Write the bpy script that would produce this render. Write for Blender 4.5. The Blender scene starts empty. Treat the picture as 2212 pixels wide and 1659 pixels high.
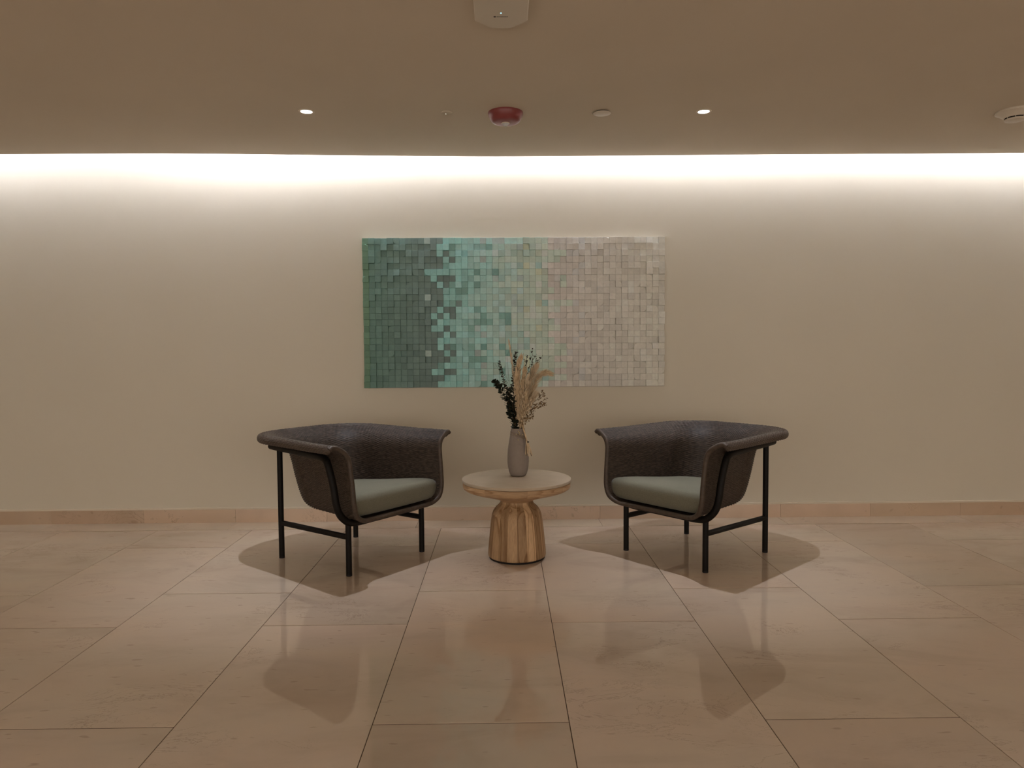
import bpy, bmesh, math, random
import numpy as np
from mathutils import Vector, Matrix

# ------------------------------------------------------------------ camera, world, exposure
SC = bpy.context.scene
COL = SC.collection
F_PX, PITCH, YAW, ROLL, CAM_H = 1547.7, .0486, .0111, .0071, 1.1375
cam_data = bpy.data.cameras.new('camera')
cam = bpy.data.objects.new('camera', cam_data)
COL.objects.link(cam)
cam_data.sensor_fit = 'HORIZONTAL'
cam_data.sensor_width = 36.0
cam_data.lens = F_PX / 2212.0 * 36.0
cam_data.clip_start = .05
_f = Vector((math.sin(YAW) * math.cos(PITCH), math.cos(YAW) * math.cos(PITCH), -math.sin(PITCH)))
_r = Vector((math.cos(YAW), -math.sin(YAW), 0))
_d = _f.cross(_r)
_r2 = math.cos(ROLL) * _r + math.sin(ROLL) * _d
_d2 = -math.sin(ROLL) * _r + math.cos(ROLL) * _d
cam.matrix_world = Matrix(((_r2.x, -_d2.x, -_f.x, 0), (_r2.y, -_d2.y, -_f.y, 0), (_r2.z, -_d2.z, -_f.z, CAM_H), (0, 0, 0, 1)))
SC.camera = cam

world = bpy.data.worlds.new('lobby_light')
SC.world = world
world.use_nodes = True
WBG = world.node_tree.nodes['Background']
WBG.inputs[0].default_value = (1.0, .90, .80, 1)      # soft warm light of the open lobby behind the viewer
WBG.inputs[1].default_value = 1.42

SPOT_W = 65.0            # each recessed downlight
LED_STRENGTH = 228.0      # strip hidden in the cove
LED_EDGE = .03
SC.cycles.max_bounces = 6
SC.cycles.diffuse_bounces = 3
SC.cycles.glossy_bounces = 3
SC.cycles.caustics_reflective = False
SC.cycles.caustics_refractive = False
SC.cycles.adaptive_threshold = .025
SC.view_settings.view_transform = 'Standard'
SC.view_settings.look = 'None'
SC.view_settings.exposure = 0.0
SC.view_settings.gamma = 1.0
SC.view_settings.use_curve_mapping = False

RNG = random.Random(7)
NPR = np.random.RandomState(11)
WALL_Y, BASE_Y, CEIL_Z = 4.745, 4.7316, 2.355

# ------------------------------------------------------------------ helpers
def obj(name, me, mat=None, parent=None):
    o = bpy.data.objects.new(name, me)
    COL.objects.link(o)
    if mat is not None and me is not None and len(me.materials) == 0:
        me.materials.append(mat)
    if parent is not None:
        o.parent = parent
    return o

def empty(name, loc=(0, 0, 0), rz=0.0):
    o = bpy.data.objects.new(name, None)
    COL.objects.link(o)
    o.location = loc
    o.rotation_euler = (0, 0, rz)
    o.empty_display_size = .05
    return o

def tag(o, label=None, cat=None, group=None, kind=None):
    if label: o['label'] = label
    if cat: o['category'] = cat
    if group: o['group'] = group
    if kind: o['kind'] = kind
    return o

def copy_tree(o, parent=None):
    c = o.copy()
    COL.objects.link(c)
    c.parent = parent
    for ch in list(o.children):
        copy_tree(ch, c)
    return c

def mesh(name, v, f, smooth=False, angle=None):
    me = bpy.data.meshes.new(name)
    me.from_pydata([tuple(map(float, p)) for p in v], [], [tuple(map(int, q)) for q in f])
    me.validate()
    me.update()
    if smooth:
        me.polygons.foreach_set('use_smooth', [True] * len(me.polygons))
        if angle:
            me.set_sharp_from_angle(angle=angle)
    return me

def grid_mesh(name, P, close_u=False, close_v=False, smooth=True):
    """P: array (n, m, 3)"""
    n, m = P.shape[:2]
    idx = np.arange(n * m).reshape(n, m)
    a = idx if not close_u else np.vstack([idx, idx[:1]])
    a = a if not close_v else np.hstack([a, a[:, :1]])
    q = np.stack([a[:-1, :-1], a[1:, :-1], a[1:, 1:], a[:-1, 1:]], -1).reshape(-1, 4)
    me = bpy.data.meshes.new(name)
    me.vertices.add(n * m)
    me.vertices.foreach_set('co', P.reshape(-1).astype(np.float32))
    me.loops.add(q.size)
    me.loops.foreach_set('vertex_index', q.reshape(-1).astype(np.int32))
    me.polygons.add(len(q))
    me.polygons.foreach_set('loop_start', np.arange(0, q.size, 4, dtype=np.int32))
    me.polygons.foreach_set('loop_total', np.full(len(q), 4, dtype=np.int32))
    me.update(calc_edges=True)
    me.validate()
    if smooth:
        me.polygons.foreach_set('use_smooth', np.ones(len(me.polygons), dtype=bool))
    return me

def box_bm(bm, x0, x1, y0, y1, z0, z1, bevel=0.0, seg=1):
    r = bmesh.ops.create_cube(bm, size=1.0)
    for v in r['verts']:
        v.co = Vector(((x0 + x1) / 2 + v.co.x * (x1 - x0), (y0 + y1) / 2 + v.co.y * (y1 - y0), (z0 + z1) / 2 + v.co.z * (z1 - z0)))
    if bevel:
        es = set(e for v in r['verts'] for e in v.link_edges)
        bmesh.ops.bevel(bm, geom=list(es), offset=bevel, segments=seg, profile=.5, affect='EDGES')

def box(name, x0, x1, y0, y1, z0, z1, bevel=0.0, seg=1):
    bm = bmesh.new()
    box_bm(bm, x0, x1, y0, y1, z0, z1, bevel, seg)
    me = bpy.data.meshes.new(name)
    bm.to_mesh(me)
    bm.free()
    return me

def lathe(name, prof, n=48, a0=0.0, a1=2 * math.pi, angle=.6, caps=True):
    """closed revolution of (r, z) points; partial revolutions get flat ends"""
    full = abs(a1 - a0 - 2 * math.pi) < 1e-6
    m = len(prof)
    cnt = n if full else n + 1
    v, f = [], []
    for i in range(cnt):
        t = a0 + (a1 - a0) * i / n
        for r, z in prof:
            v.append((r * math.sin(t), -r * math.cos(t), z))
    for i in range(n):
        i2 = (i + 1) % cnt
        for j in range(m - 1):
            f.append((i * m + j, i2 * m + j, i2 * m + j + 1, i * m + j + 1))
    if not full:
        f.append(tuple(range(m)))
        f.append(tuple(reversed([n * m + j for j in range(m)])))
    me = bpy.data.meshes.new(name)
    me.from_pydata(v, [], f)
    bm = bmesh.new()
    bm.from_mesh(me)
    bmesh.ops.remove_doubles(bm, verts=bm.verts, dist=1e-6)
    bmesh.ops.recalc_face_normals(bm, faces=bm.faces)
    bm.to_mesh(me)
    bm.free()
    me.polygons.foreach_set('use_smooth', [True] * len(me.polygons))
    me.set_sharp_from_angle(angle=angle)
    return me

def tube_arrays(path, rad, n=8):
    P = np.asarray(path, float)
    k = len(P)
    R = np.full(k, rad, float) if np.isscalar(rad) else np.asarray(rad, float)
    T = np.gradient(P, axis=0)
    T /= np.linalg.norm(T, axis=1)[:, None] + 1e-12
    up = np.array([0, 0, 1.0]) if abs(T[0][2]) < .9 else np.array([1.0, 0, 0])
    N = np.zeros_like(P)
    a = np.cross(T[0], up); a /= np.linalg.norm(a)
    N[0] = a
    for i in range(1, k):
        b = N[i - 1] - T[i] * (N[i - 1] @ T[i])
        N[i] = b / (np.linalg.norm(b) + 1e-12)
    B = np.cross(T, N)
    th = np.linspace(0, 2 * math.pi, n, endpoint=False)
    return P, R, T, N, B, th

def add_tube(V, Fc, path, rad, n=6, cap=True):
    P, R, T, N, B, th = tube_arrays(path, rad, n)
    b = len(V)
    k = len(P)
    for i in range(k):
        for t in th:
            V.append(P[i] + R[i] * (math.cos(t) * N[i] + math.sin(t) * B[i]))
    for i in range(k - 1):
        for j in range(n):
            j2 = (j + 1) % n
            Fc.append((b + i * n + j, b + i * n + j2, b + (i + 1) * n + j2, b + (i + 1) * n + j))
    if cap:
        Fc.append(tuple(b + j for j in reversed(range(n))))
        Fc.append(tuple(b + (k - 1) * n + j for j in range(n)))

def tube(name, path, rad, n=12):
    V, Fc = [], []
    add_tube(V, Fc, path, rad, n)
    return mesh(name, V, Fc, smooth=True, angle=.9)

def spline(pts, n=40):
    """Catmull-Rom through the points"""
    P = np.asarray(pts, float)
    Q = np.vstack([2 * P[0] - P[1], P, 2 * P[-1] - P[-2]])
    seg = len(P) - 1
    out = []
    for s in np.linspace(0, seg - 1e-9, n):
        i = int(s); t = s - i
        a, b, c, d = Q[i], Q[i + 1], Q[i + 2], Q[i + 3]
        out.append(.5 * (2 * b + (c - a) * t + (2 * a - 5 * b + 4 * c - d) * t * t + (3 * b - a - 3 * c + d) * t ** 3))
    return np.array(out)

# ------------------------------------------------------------------ materials
class Mat:
    def __init__(self, name, color=(.8, .8, .8), rough=.5, spec=.5, metal=0.0):
        m = bpy.data.materials.new(name)
        m.use_nodes = True
        self.m = m
        self.nt = m.node_tree
        self.b = self.nt.nodes['Principled BSDF']
        self.b.inputs['Base Color'].default_value = (*color, 1)
        self.b.inputs['Roughness'].default_value = rough
        self.b.inputs['Specular IOR Level'].default_value = spec
        self.b.inputs['Metallic'].default_value = metal
    def n(self, t, **kw):
        nd = self.nt.nodes.new(t)
        for k, v in kw.items():
            if k in nd.inputs.keys():
                nd.inputs[k].default_value = v
            else:
                setattr(nd, k, v)
        return nd
    def l(self, a, b):
        self.nt.links.new(a, b)
    def ramp(self, src, stops):
        r = self.n('ShaderNodeValToRGB')
        el = r.color_ramp.elements
        while len(el) < len(stops):
            el.new(.5)
        for e, (p, c) in zip(el, stops):
            e.position = p
            e.color = (*c, 1) if len(c) == 3 else c
        self.l(src, r.inputs[0])
        return r.outputs[0]
    def mix(self, mode, fac, a, b):
        x = self.n('ShaderNodeMix', data_type='RGBA', blend_type=mode)
        for s, val in ((0, fac), (6, a), (7, b)):
            if hasattr(val, 'links'):
                self.l(val, x.inputs[s])
            else:
                x.inputs[s].default_value = val if s == 0 else ((*val, 1) if len(val) == 3 else val)
        return x.outputs[2]
    def math(self, op, a, b=None):
        x = self.n('ShaderNodeMath', operation=op)
        for s, val in ((0, a), (1, b)):
            if val is None: continue
            if hasattr(val, 'links'): self.l(val, x.inputs[s])
            else: x.inputs[s].default_value = val
        return x.outputs[0]
    def bump(self, h, strength=.2, dist=.001):
        b = self.n('ShaderNodeBump')
        b.inputs['Strength'].default_value = strength
        b.inputs['Distance'].default_value = dist
        self.l(h, b.inputs['Height'])
        self.l(b.outputs[0], self.b.inputs['Normal'])

def m_wall():
    M = Mat('painted_plaster', (.80, .76, .69), .85, .25)
    tc = M.n('ShaderNodeNewGeometry')
    no = M.n('ShaderNodeTexNoise', Scale=1.3, Detail=1.0)
    M.l(tc.outputs['Position'], no.inputs['Vector'])
    c = M.ramp(no.outputs['Fac'], [(.3, (0.785, 0.7226, 0.5934)), (.7, (0.805, 0.7412, 0.61))])
    M.l(c, M.b.inputs['Base Color'])
    return M.m

def m_marble(name, base, rough=.07, tint=.10, spec=.5):
    """cream limestone: clouds, thin broken veins, small pits; every slab shifted and toned by its own random number"""
    M = Mat(name, base, rough, spec)
    M.b.inputs['IOR'].default_value = 1.68
    geo = M.n('ShaderNodeNewGeometry')
    oi = M.n('ShaderNodeObjectInfo')
    off = M.n('ShaderNodeVectorMath', operation='MULTIPLY_ADD')
    M.l(oi.outputs['Random'], off.inputs[0])
    off.inputs[1].default_value = (37.0, 61.0, 13.0)
    M.l(geo.outputs['Position'], off.inputs[2])
    P = off.outputs[0]
    mp = M.n('ShaderNodeMapping')
    mp.inputs['Scale'].default_value = (1.0, 2.2, 1.0)
    mp.inputs['Rotation'].default_value = (0, 0, .35)
    M.l(P, mp.inputs['Vector'])
    cl = M.n('ShaderNodeTexNoise', Scale=1.7, Detail=4.0, Roughness=.62, Distortion=.7)
    M.l(mp.outputs[0], cl.inputs['Vector'])
    b = np.array(base)
    c = M.ramp(cl.outputs['Fac'], [(.28, tuple(b * (.88, .87, .85))), (.5, tuple(b)), (.74, tuple(np.minimum(b * (1.06, 1.05, 1.02), 1)))])
    # greenish / pinkish patches
    n2 = M.n('ShaderNodeTexNoise', Scale=.9, Detail=2.0)
    M.l(mp.outputs[0], n2.inputs['Vector'])
    t = M.ramp(n2.outputs['Fac'], [(.35, (1.015, .985, .965)), (.65, (.98, 1.005, .995))])
    c = M.mix('MULTIPLY', 1.0, c, t)
    # veins
    wv = M.n('ShaderNodeTexNoise', Scale=2.6, Detail=6.0, Roughness=.72, Distortion=1.6)
    M.l(mp.outputs[0], wv.inputs['Vector'])
    d = M.math('ABSOLUTE', M.math('SUBTRACT', wv.outputs['Fac'], .5))
    vein = M.ramp(d, [(.0, (1, 1, 1)), (.012, (0, 0, 0))])
    msk = M.n('ShaderNodeTexNoise', Scale=2.3, Detail=1.0)
    M.l(P, msk.inputs['Vector'])
    mk = M.ramp(msk.outputs['Fac'], [(.56, (0, 0, 0)), (.66, (1, 1, 1))])
    vf = M.math('MULTIPLY', M.math('MULTIPLY', vein, mk), .6)
    c = M.mix('MIX', vf, c, tuple(b * (.50, .45, .40)))
    # short flecks
    mp3 = M.n('ShaderNodeMapping')
    mp3.inputs['Scale'].default_value = (14, 44, 14)
    mp3.inputs['Rotation'].default_value = (0, 0, .3)
    M.l(P, mp3.inputs['Vector'])
    fl = M.n('ShaderNodeTexNoise', Scale=1.0, Detail=1.0, Roughness=.6)
    M.l(mp3.outputs[0], fl.inputs['Vector'])
    ff = M.ramp(fl.outputs['Fac'], [(.70, (0, 0, 0)), (.76, (1, 1, 1))])
    c = M.mix('MIX', M.math('MULTIPLY', ff, .5), c, tuple(b * (.62, .57, .52)))
    tone = M.ramp(oi.outputs['Random'], [(0.0, (1 - tint, 1 - tint * 1.05, 1 - tint * 1.1)), (.5, (1, .985, .965)), (1.0, (1 + tint * .4,) * 3)])
    c = M.mix('MULTIPLY', 1.0, c, tone)
    M.l(c, M.b.inputs['Base Color'])
    rr = M.n('ShaderNodeMapRange')
    M.l(cl.outputs['Fac'], rr.inputs[0])
    rr.inputs[3].default_value = rough * .8
    rr.inputs[4].default_value = rough * 1.3
    M.l(rr.outputs[0], M.b.inputs['Roughness'])
    return M.m

def m_wood(name, dark, light, scale=1.0, axis='Z'):
    M = Mat(name, light, .55, .35)
    tc = M.n('ShaderNodeTexCoord')
    oi = M.n('ShaderNodeObjectInfo')
    off = M.n('ShaderNodeVectorMath', operation='MULTIPLY_ADD')
    M.l(oi.outputs['Random'], off.inputs[0])
    off.inputs[1].default_value = (3.1, 5.7, 2.3)
    M.l(tc.outputs['Object'], off.inputs[2])
    mp = M.n('ShaderNodeMapping')
    mp.inputs['Scale'].default_value = (13, 13, .8) if axis == 'Z' else (3.0, 3.0, 34)
    M.l(off.outputs[0], mp.inputs['Vector'])
    n1 = M.n('ShaderNodeTexNoise', Scale=1.0 * scale, Detail=1.0, Distortion=.25)
    M.l(mp.outputs[0], n1.inputs['Vector'])
    rings = M.math('FRACT', M.math('MULTIPLY', n1.outputs['Fac'], 7.0))
    c = M.ramp(rings, [(0.0, light), (.55, tuple(np.array(light) * .9)), (.86, dark), (1.0, light)])
    mp2 = M.n('ShaderNodeMapping')
    mp2.inputs['Scale'].default_value = (260, 260, 9) if axis == 'Z' else (30, 30, 400)
    M.l(off.outputs[0], mp2.inputs['Vector'])
    n2 = M.n('ShaderNodeTexNoise', Scale=1.0, Detail=3.0)
    M.l(mp2.outputs[0], n2.inputs['Vector'])
    g = M.ramp(n2.outputs['Fac'], [(.35, (.86, .84, .82)), (.65, (1.05, 1.05, 1.05))])
    c = M.mix('MULTIPLY', 1.0, c, g)
    tone = M.ramp(oi.outputs['Random'], [(0.0, (.62, .57, .50)), (.3, (.80, .77, .72)), (.6, (1.02, 1.0, .97)), (1.0, (1.22, 1.22, 1.2))])
    c = M.mix('MULTIPLY', 1.0, c, tone)
    M.l(c, M.b.inputs['Base Color'])
    M.bump(n2.outputs['Fac'], .12, .0006)
    return M.m

def m_noisy(name, a, b, scale=30.0, rough=.6, spec=.4, bump=0.0, bscale=None, metal=0.0, detail=3.0):
    M = Mat(name, a, rough, spec, metal)
    tc = M.n('ShaderNodeTexCoord')
    n1 = M.n('ShaderNodeTexNoise', Scale=scale, Detail=detail)
    M.l(tc.outputs['Object'], n1.inputs['Vector'])
    c = M.ramp(n1.outputs['Fac'], [(.3, a), (.7, b)])
    M.l(c, M.b.inputs['Base Color'])
    if bump:
        n2 = M.n('ShaderNodeTexNoise', Scale=bscale or scale * 4, Detail=3.0)
        M.l(tc.outputs['Object'], n2.inputs['Vector'])
        M.bump(n2.outputs['Fac'], bump, .001)
    return M.m

def m_fabric():
    M = Mat('sage_fabric', (.30, .32, .27), .9, .15)
    tc = M.n('ShaderNodeTexCoord')
    mp = M.n('ShaderNodeMapping')
    mp.inputs['Scale'].default_value = (900, 120, 300)
    M.l(tc.outputs['Object'], mp.inputs['Vector'])
    n1 = M.n('ShaderNodeTexNoise', Scale=1.0, Detail=2.0)
    M.l(mp.outputs[0], n1.inputs['Vector'])
    mp2 = M.n('ShaderNodeMapping')
    mp2.inputs['Scale'].default_value = (120, 900, 300)
    M.l(tc.outputs['Object'], mp2.inputs['Vector'])
    n2 = M.n('ShaderNodeTexNoise', Scale=1.0, Detail=2.0)
    M.l(mp2.outputs[0], n2.inputs['Vector'])
    s = M.math('ADD', n1.outputs['Fac'], n2.outputs['Fac'])
    c = M.ramp(M.math('MULTIPLY', s, .5), [(.35, (0.1503, 0.1454, 0.104)), (.65, (0.2085, 0.1978, 0.1424))])
    M.l(c, M.b.inputs['Base Color'])
    M.b.inputs['Sheen Weight'].default_value = .15
    M.bump(s, .25, .0006)
    return M.m

def m_wicker(name, a, b, c):
    """woven strands: every strand its own shade of brown"""
    M = Mat(name, b, .5, .4)
    tc = M.n('ShaderNodeTexCoord')
    mp = M.n('ShaderNodeMapping')
    mp.inputs['Scale'].default_value = (42, 42, 190)
    M.l(tc.outputs['Object'], mp.inputs['Vector'])
    n1 = M.n('ShaderNodeTexNoise', Scale=1.0, Detail=1.0)
    M.l(mp.outputs[0], n1.inputs['Vector'])
    M.l(M.ramp(n1.outputs['Fac'], [(.30, a), (.5, b), (.72, c)]), M.b.inputs['Base Color'])
    return M.m

def m_emit(name, color, s):
    m = bpy.data.materials.new(name)
    m.use_nodes = True
    nt = m.node_tree
    nt.nodes.clear()
    e = nt.nodes.new('ShaderNodeEmission')
    e.inputs[0].default_value = (*color, 1)
    e.inputs[1].default_value = s
    o = nt.nodes.new('ShaderNodeOutputMaterial')
    nt.links.new(e.outputs[0], o.inputs[0])
    return m

def m_block(name, use_attr):
    """painted wooden cube: each cube's own paint colour comes with the cube"""
    M = Mat(name, (.5, .5, .5), .7, .3)
    if use_attr:
        a = M.n('ShaderNodeAttribute', attribute_name='paint')
        col = a.outputs['Color']
    else:
        a = M.n('ShaderNodeObjectInfo')
        col = a.outputs['Color']
    geo = M.n('ShaderNodeNewGeometry')
    n1 = M.n('ShaderNodeTexNoise', Scale=60.0, Detail=4.0)
    M.l(geo.outputs['Position'], n1.inputs['Vector'])
    g = M.ramp(n1.outputs['Fac'], [(.3, (.94, .94, .94)), (.7, (1.05, 1.05, 1.05))])
    M.l(M.mix('MULTIPLY', 1.0, col, g), M.b.inputs['Base Color'])
    return M.m

MT = {}
MT['wall'] = m_wall()
MT['ceiling'] = m_noisy('ceiling_paint', (0.7, 0.6092, 0.4855), (0.72, 0.6278, 0.5021), 2.0, .9, .2, 0.0, None, 0.0, 1.0)
MT['cove'] = Mat('cove_paint', (.86, .85, .835), .9, .2).m
MT['floor'] = m_marble('cream_marble', (0.665, 0.5335, 0.4218), .010, .07)
MT['base'] = m_marble('skirting_marble', (0.72, 0.5441, 0.3984), .20, .12)
MT['border'] = m_marble('border_marble', (0.62, 0.4929, 0.3652), .30, .06, .3)
MT['grout'] = Mat('dark_grout', (.10, .07, .05), .9, .1).m
MT['bead'] = Mat('bead_paint', (0.82, 0.7254, 0.581), .6, .3).m
MT['wicker'] = m_wicker('brown_wicker', (.032, .022, .0150), (.056, .039, .0275), (.095, .068, .049))
MT['braid'] = m_noisy('brown_braid', (0.051, 0.03478, 0.02399), (0.085, 0.0585, 0.04021), 60, .5, .4)
MT['metal'] = m_noisy('dark_bronze_metal', (.0045, .0030, .0020), (.0070, .0048, .0034), 40, .55, .22)
MT['fabric'] = m_fabric()
MT['ash'] = m_wood('ash_wood', (0.355, 0.2023, 0.095), (0.6264, 0.4248, 0.247))
MT['ash_ring'] = m_wood('ash_ring_wood', (0.3888, 0.2327, 0.1217), (0.6048, 0.4125, 0.2484), 1.0, 'R')
MT['plate'] = m_noisy('pale_stone_top', (0.46, 0.3674, 0.2615), (0.52, 0.4232, 0.3071), 9, .55, .35)
MT['black'] = Mat('black_pad', (.012, .01, .01), .6, .3).m
MT['vase'] = m_noisy('mauve_ceramic', (0.2848, 0.236, 0.2016), (0.3102, 0.2576, 0.2203), 60, .62, .35, .06, 300)
MT['leaf'] = m_noisy('dark_eucalyptus', (.012, .018, .011), (.03, .036, .022), 40, .55, .35)
MT['twig'] = m_noisy('dark_twig', (.035, .03, .022), (.06, .05, .035), 40, .7, .3)
MT['straw'] = m_noisy('dried_straw', (0.648, 0.4807, 0.2957), (0.864, 0.6897, 0.4632), 45, .85, .15)
MT['straw2'] = m_noisy('pale_dried_flower', (0.66, 0.513, 0.3432), (0.84, 0.6935, 0.4928), 45, .85, .15)
MT['bark'] = m_noisy('brown_stem', (.16, .10, .05), (.30, .20, .10), 60, .8, .2)
MT['twine'] = m_noisy('jute_twine', (.20, .145, .10), (.32, .24, .17), 80, .9, .1)
MT['berry'] = m_noisy('yellow_berry', (.62, .48, .17), (.70, .58, .30), 80, .5, .4)
MT['white'] = Mat('white_plastic', (0.78, 0.6789, 0.5478), .45, .4).m
MT['white2'] = Mat('white_device', (0.72, 0.6324, 0.5146), .4, .45).m
MT['red'] = Mat('red_plastic', (.25, .052, .050), .35, .5).m
MT['dark'] = Mat('dark_slot', (.02, .015, .012), .7, .2).m
MT['chrome'] = Mat('chrome', (.8, .78, .75), .15, .5, 1.0).m
GL = Mat('clear_lens', (.95, .95, .95), .05, .5)
GL.b.inputs['Transmission Weight'].default_value = .35
MT['glass'] = GL.m
MT['backing'] = Mat('panel_white', (.70, .65, .57), .8, .2).m
MT['print'] = Mat('dark_print', (.05, .035, .028), .6, .2).m
MT['blockA'] = m_block('cube_paint', False)
MT['blockB'] = m_block('cube_paint_field', True)

# ------------------------------------------------------------------ structure: floor
X0, X1, Y0 = -6.0, 6.0, -2.6
floor = obj('floor', box('floor', X0, X1, Y0, WALL_Y, -.05, -.0022), MT['grout'])
tag(floor, 'polished cream marble slab floor in front of the wall', kind='structure')
STRIP_Y = 4.535
TX, TA, TB, TW, TL, GAP = .1912, 3.3314, 2.9291, .6, 1.2, .0025
_slab_cache = {}
def slab(w, l):
    k = (round(w, 3), round(l, 3))
    if k not in _slab_cache:
        me = box('marble_slab', -w / 2, w / 2, -l / 2, l / 2, -.012, 0, .0007)
        me.materials.append(MT['floor'])
        _slab_cache[k] = me
    return _slab_cache[k]
def put_slab(x, ya, yb):
    ya, yb = max(ya, Y0), min(yb, STRIP_Y)
    if yb - ya < .03: return
    o = obj('slab', slab(TW - GAP, yb - ya - GAP * 2.2), None, floor)
    o.location = (x, (ya + yb) / 2, 0)
for k in range(-10, 10):
    xc = TX + (k + .5) * TW
    if xc - .3 < X0 or xc + .3 > X1: continue
    y = (TA if k % 2 else TB)          # neighbouring rows are shifted by a third of a slab
    n0 = math.floor((Y0 - y) / TL)
    for n in range(n0, 4):
        put_slab(xc, y + n * TL, y + (n + 1) * TL)
# border course along the wall
bx = -1.775 - 1.2 * 3
while bx < X1 - .1:
    me = box('border_slab', bx + .001, min(bx + 1.2, X1) - .001, STRIP_Y + GAP / 2, BASE_Y + .004, -.012, 0.0002, .0006)
    o = obj('border_slab', me, MT['border'], floor)
    bx += 1.2

# ------------------------------------------------------------------ wall, skirting, bead
wall = obj('wall_back', box('wall_back', X0, X1, WALL_Y, WALL_Y + .12, -.05, 2.72), MT['wall'])
tag(wall, 'plain off-white plastered wall behind the chairs', kind='structure')
for _nm, _a, _b, _lb in (('added_wall_left', X0 - .12, X0, 'unseen plastered side wall on the left, added to block light from that side'), ('added_wall_right', X1, X1 + .12, 'unseen plastered side wall on the right, added to block light from that side')):  # unseen side walls, added to block ambient light from the open sides
    tag(obj(_nm, box(_nm, _a, _b, Y0, WALL_Y + .12, -.05, 2.76), MT['wall']), _lb, kind='structure')
BASE_H = .0876
skirt = empty('baseboard_back', (0, BASE_Y, 0))
tag(skirt, 'low marble skirting along the back wall', kind='structure')
bj = .634 - .606 * 10
while bj < X1 - .05:
    if bj + .606 > X0:
        a, b = max(bj, X0) + .0006, min(bj + .606, X1) - .0006
        obj('skirting_stone', box('skirting_stone', a, b, 0, WALL_Y - BASE_Y, 0, BASE_H, .0006), MT['base'], skirt)
    bj += .606
bead = obj('trim_1', box('trim_1', X0, X1, BASE_Y + .001, WALL_Y, BASE_H, BASE_H + .011, .001), MT['bead'])
tag(bead, 'thin pale bead on top of the marble skirting', kind='structure')

# ------------------------------------------------------------------ ceiling with open cove
LIP = np.array([(-6.0, 4.50), (-4.2, 4.50), (-3.084, 4.498), (-2.093, 4.496), (-1.112, 4.547), (-.539, 4.577), (.044, 4.595), (.805, 4.587), (1.214, 4.58),
                (1.8, 4.574), (2.681, 4.57), (3.296, 4.562), (4.5, 4.555), (6.0, 4.55)])
lip = spline(np.column_stack([LIP, np.zeros(len(LIP))]), 160)[:, :2]
lip[0, 0], lip[-1, 0] = X0, X1
TH = .020
def ceiling_mesh():
    V, Fc = [], []
    n = len(lip)
    ys = [Y0, 3.0]
    for z in (CEIL_Z, CEIL_Z + TH):
        for x, y in lip:
            V.append((x, Y0, z)); V.append((x, y, z))
    for i in range(n - 1):
        a = 2 * i
        Fc.append((a, a + 1, a + 3, a + 2))
        b = 2 * n + a
        Fc.append((b, b + 2, b + 3, b + 1))
        Fc.append((a + 1, b + 1, b + 3, a + 3))
        Fc.append((a, a + 2, b + 2, b))
    Fc.append((0, 2 * n, 2 * n + 1, 1))
    Fc.append((2 * n - 2, 2 * n - 1, 4 * n - 1, 4 * n - 2))
    return mesh('ceiling', V, Fc)
ceil = obj('ceiling', ceiling_mesh(), MT['ceiling'])
tag(ceil, 'flat beige plaster ceiling with a gently waving edge', kind='structure')
obj('cove_top', box('cove_top', X0, X1, 4.34, WALL_Y + .12, 2.72, 2.76), MT['cove'], ceil)
obj('cove_side', box('cove_side', X0, X1, 4.32, 4.34, CEIL_Z + TH, 2.76), MT['cove'], ceil)

# ------------------------------------------------------------------ cove light: strips lying on the ledge
def led(x0, x1, strength, label, n):
    xs = np.linspace(x0, x1, n)
    seg = np.stack([xs, np.interp(xs, lip[:, 0], lip[:, 1])], 1)
    zb = CEIL_Z + TH
    root = empty('cove_light_strip', (0, 0, 0))
    tag(root, label, 'light strip', 'light strips in the cove')
    top = m_emit('led_top', (1.0, 1.05, 1.24), strength)
    edge = m_emit('led_edge', (1.0, 1.05, 1.24), strength * LED_EDGE)
    for (d0, d1, z0, z1, nm) in ((-.084, -.048, .0005, .0255, 'carrier'), (-.084, -.050, .0260, .0345, 'diffuser')):
        V, Fc, Mi = [], [], []
        for px, py in seg:
            for d, z in ((d0, z0), (d1, z0), (d1, z1), (d0, z1)):
                V.append((px, py + d, zb + z))
        for i in range(n - 1):
            for j in range(4):
                Fc.append((4 * i + j, 4 * i + (j + 1) % 4, 4 * i + 4 + (j + 1) % 4, 4 * i + 4 + j)); Mi.append(0 if j == 2 else 1)
        Fc.append((0, 1, 2, 3)); Fc.append((4 * n - 1, 4 * n - 2, 4 * n - 3, 4 * n - 4)); Mi += [1, 1]
        me = mesh(nm, V, Fc)
        if nm == 'diffuser':
            me.materials.append(top); me.materials.append(edge)
            me.polygons.foreach_set('material_index', Mi)
        obj(nm, me, MT['white'], root)
led(X0 + .02, -2.1, LED_STRENGTH * .42, 'dimmest light strip glowing in the cove, at the left end of the wall', 8)
led(-2.1, -1.0, LED_STRENGTH * .74, 'light strip in the cove above the left wicker armchair', 6)
led(-1.0, X1 - .02, LED_STRENGTH, 'longest and brightest light strip in the cove, above the wall art and to its right', 18)

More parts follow.
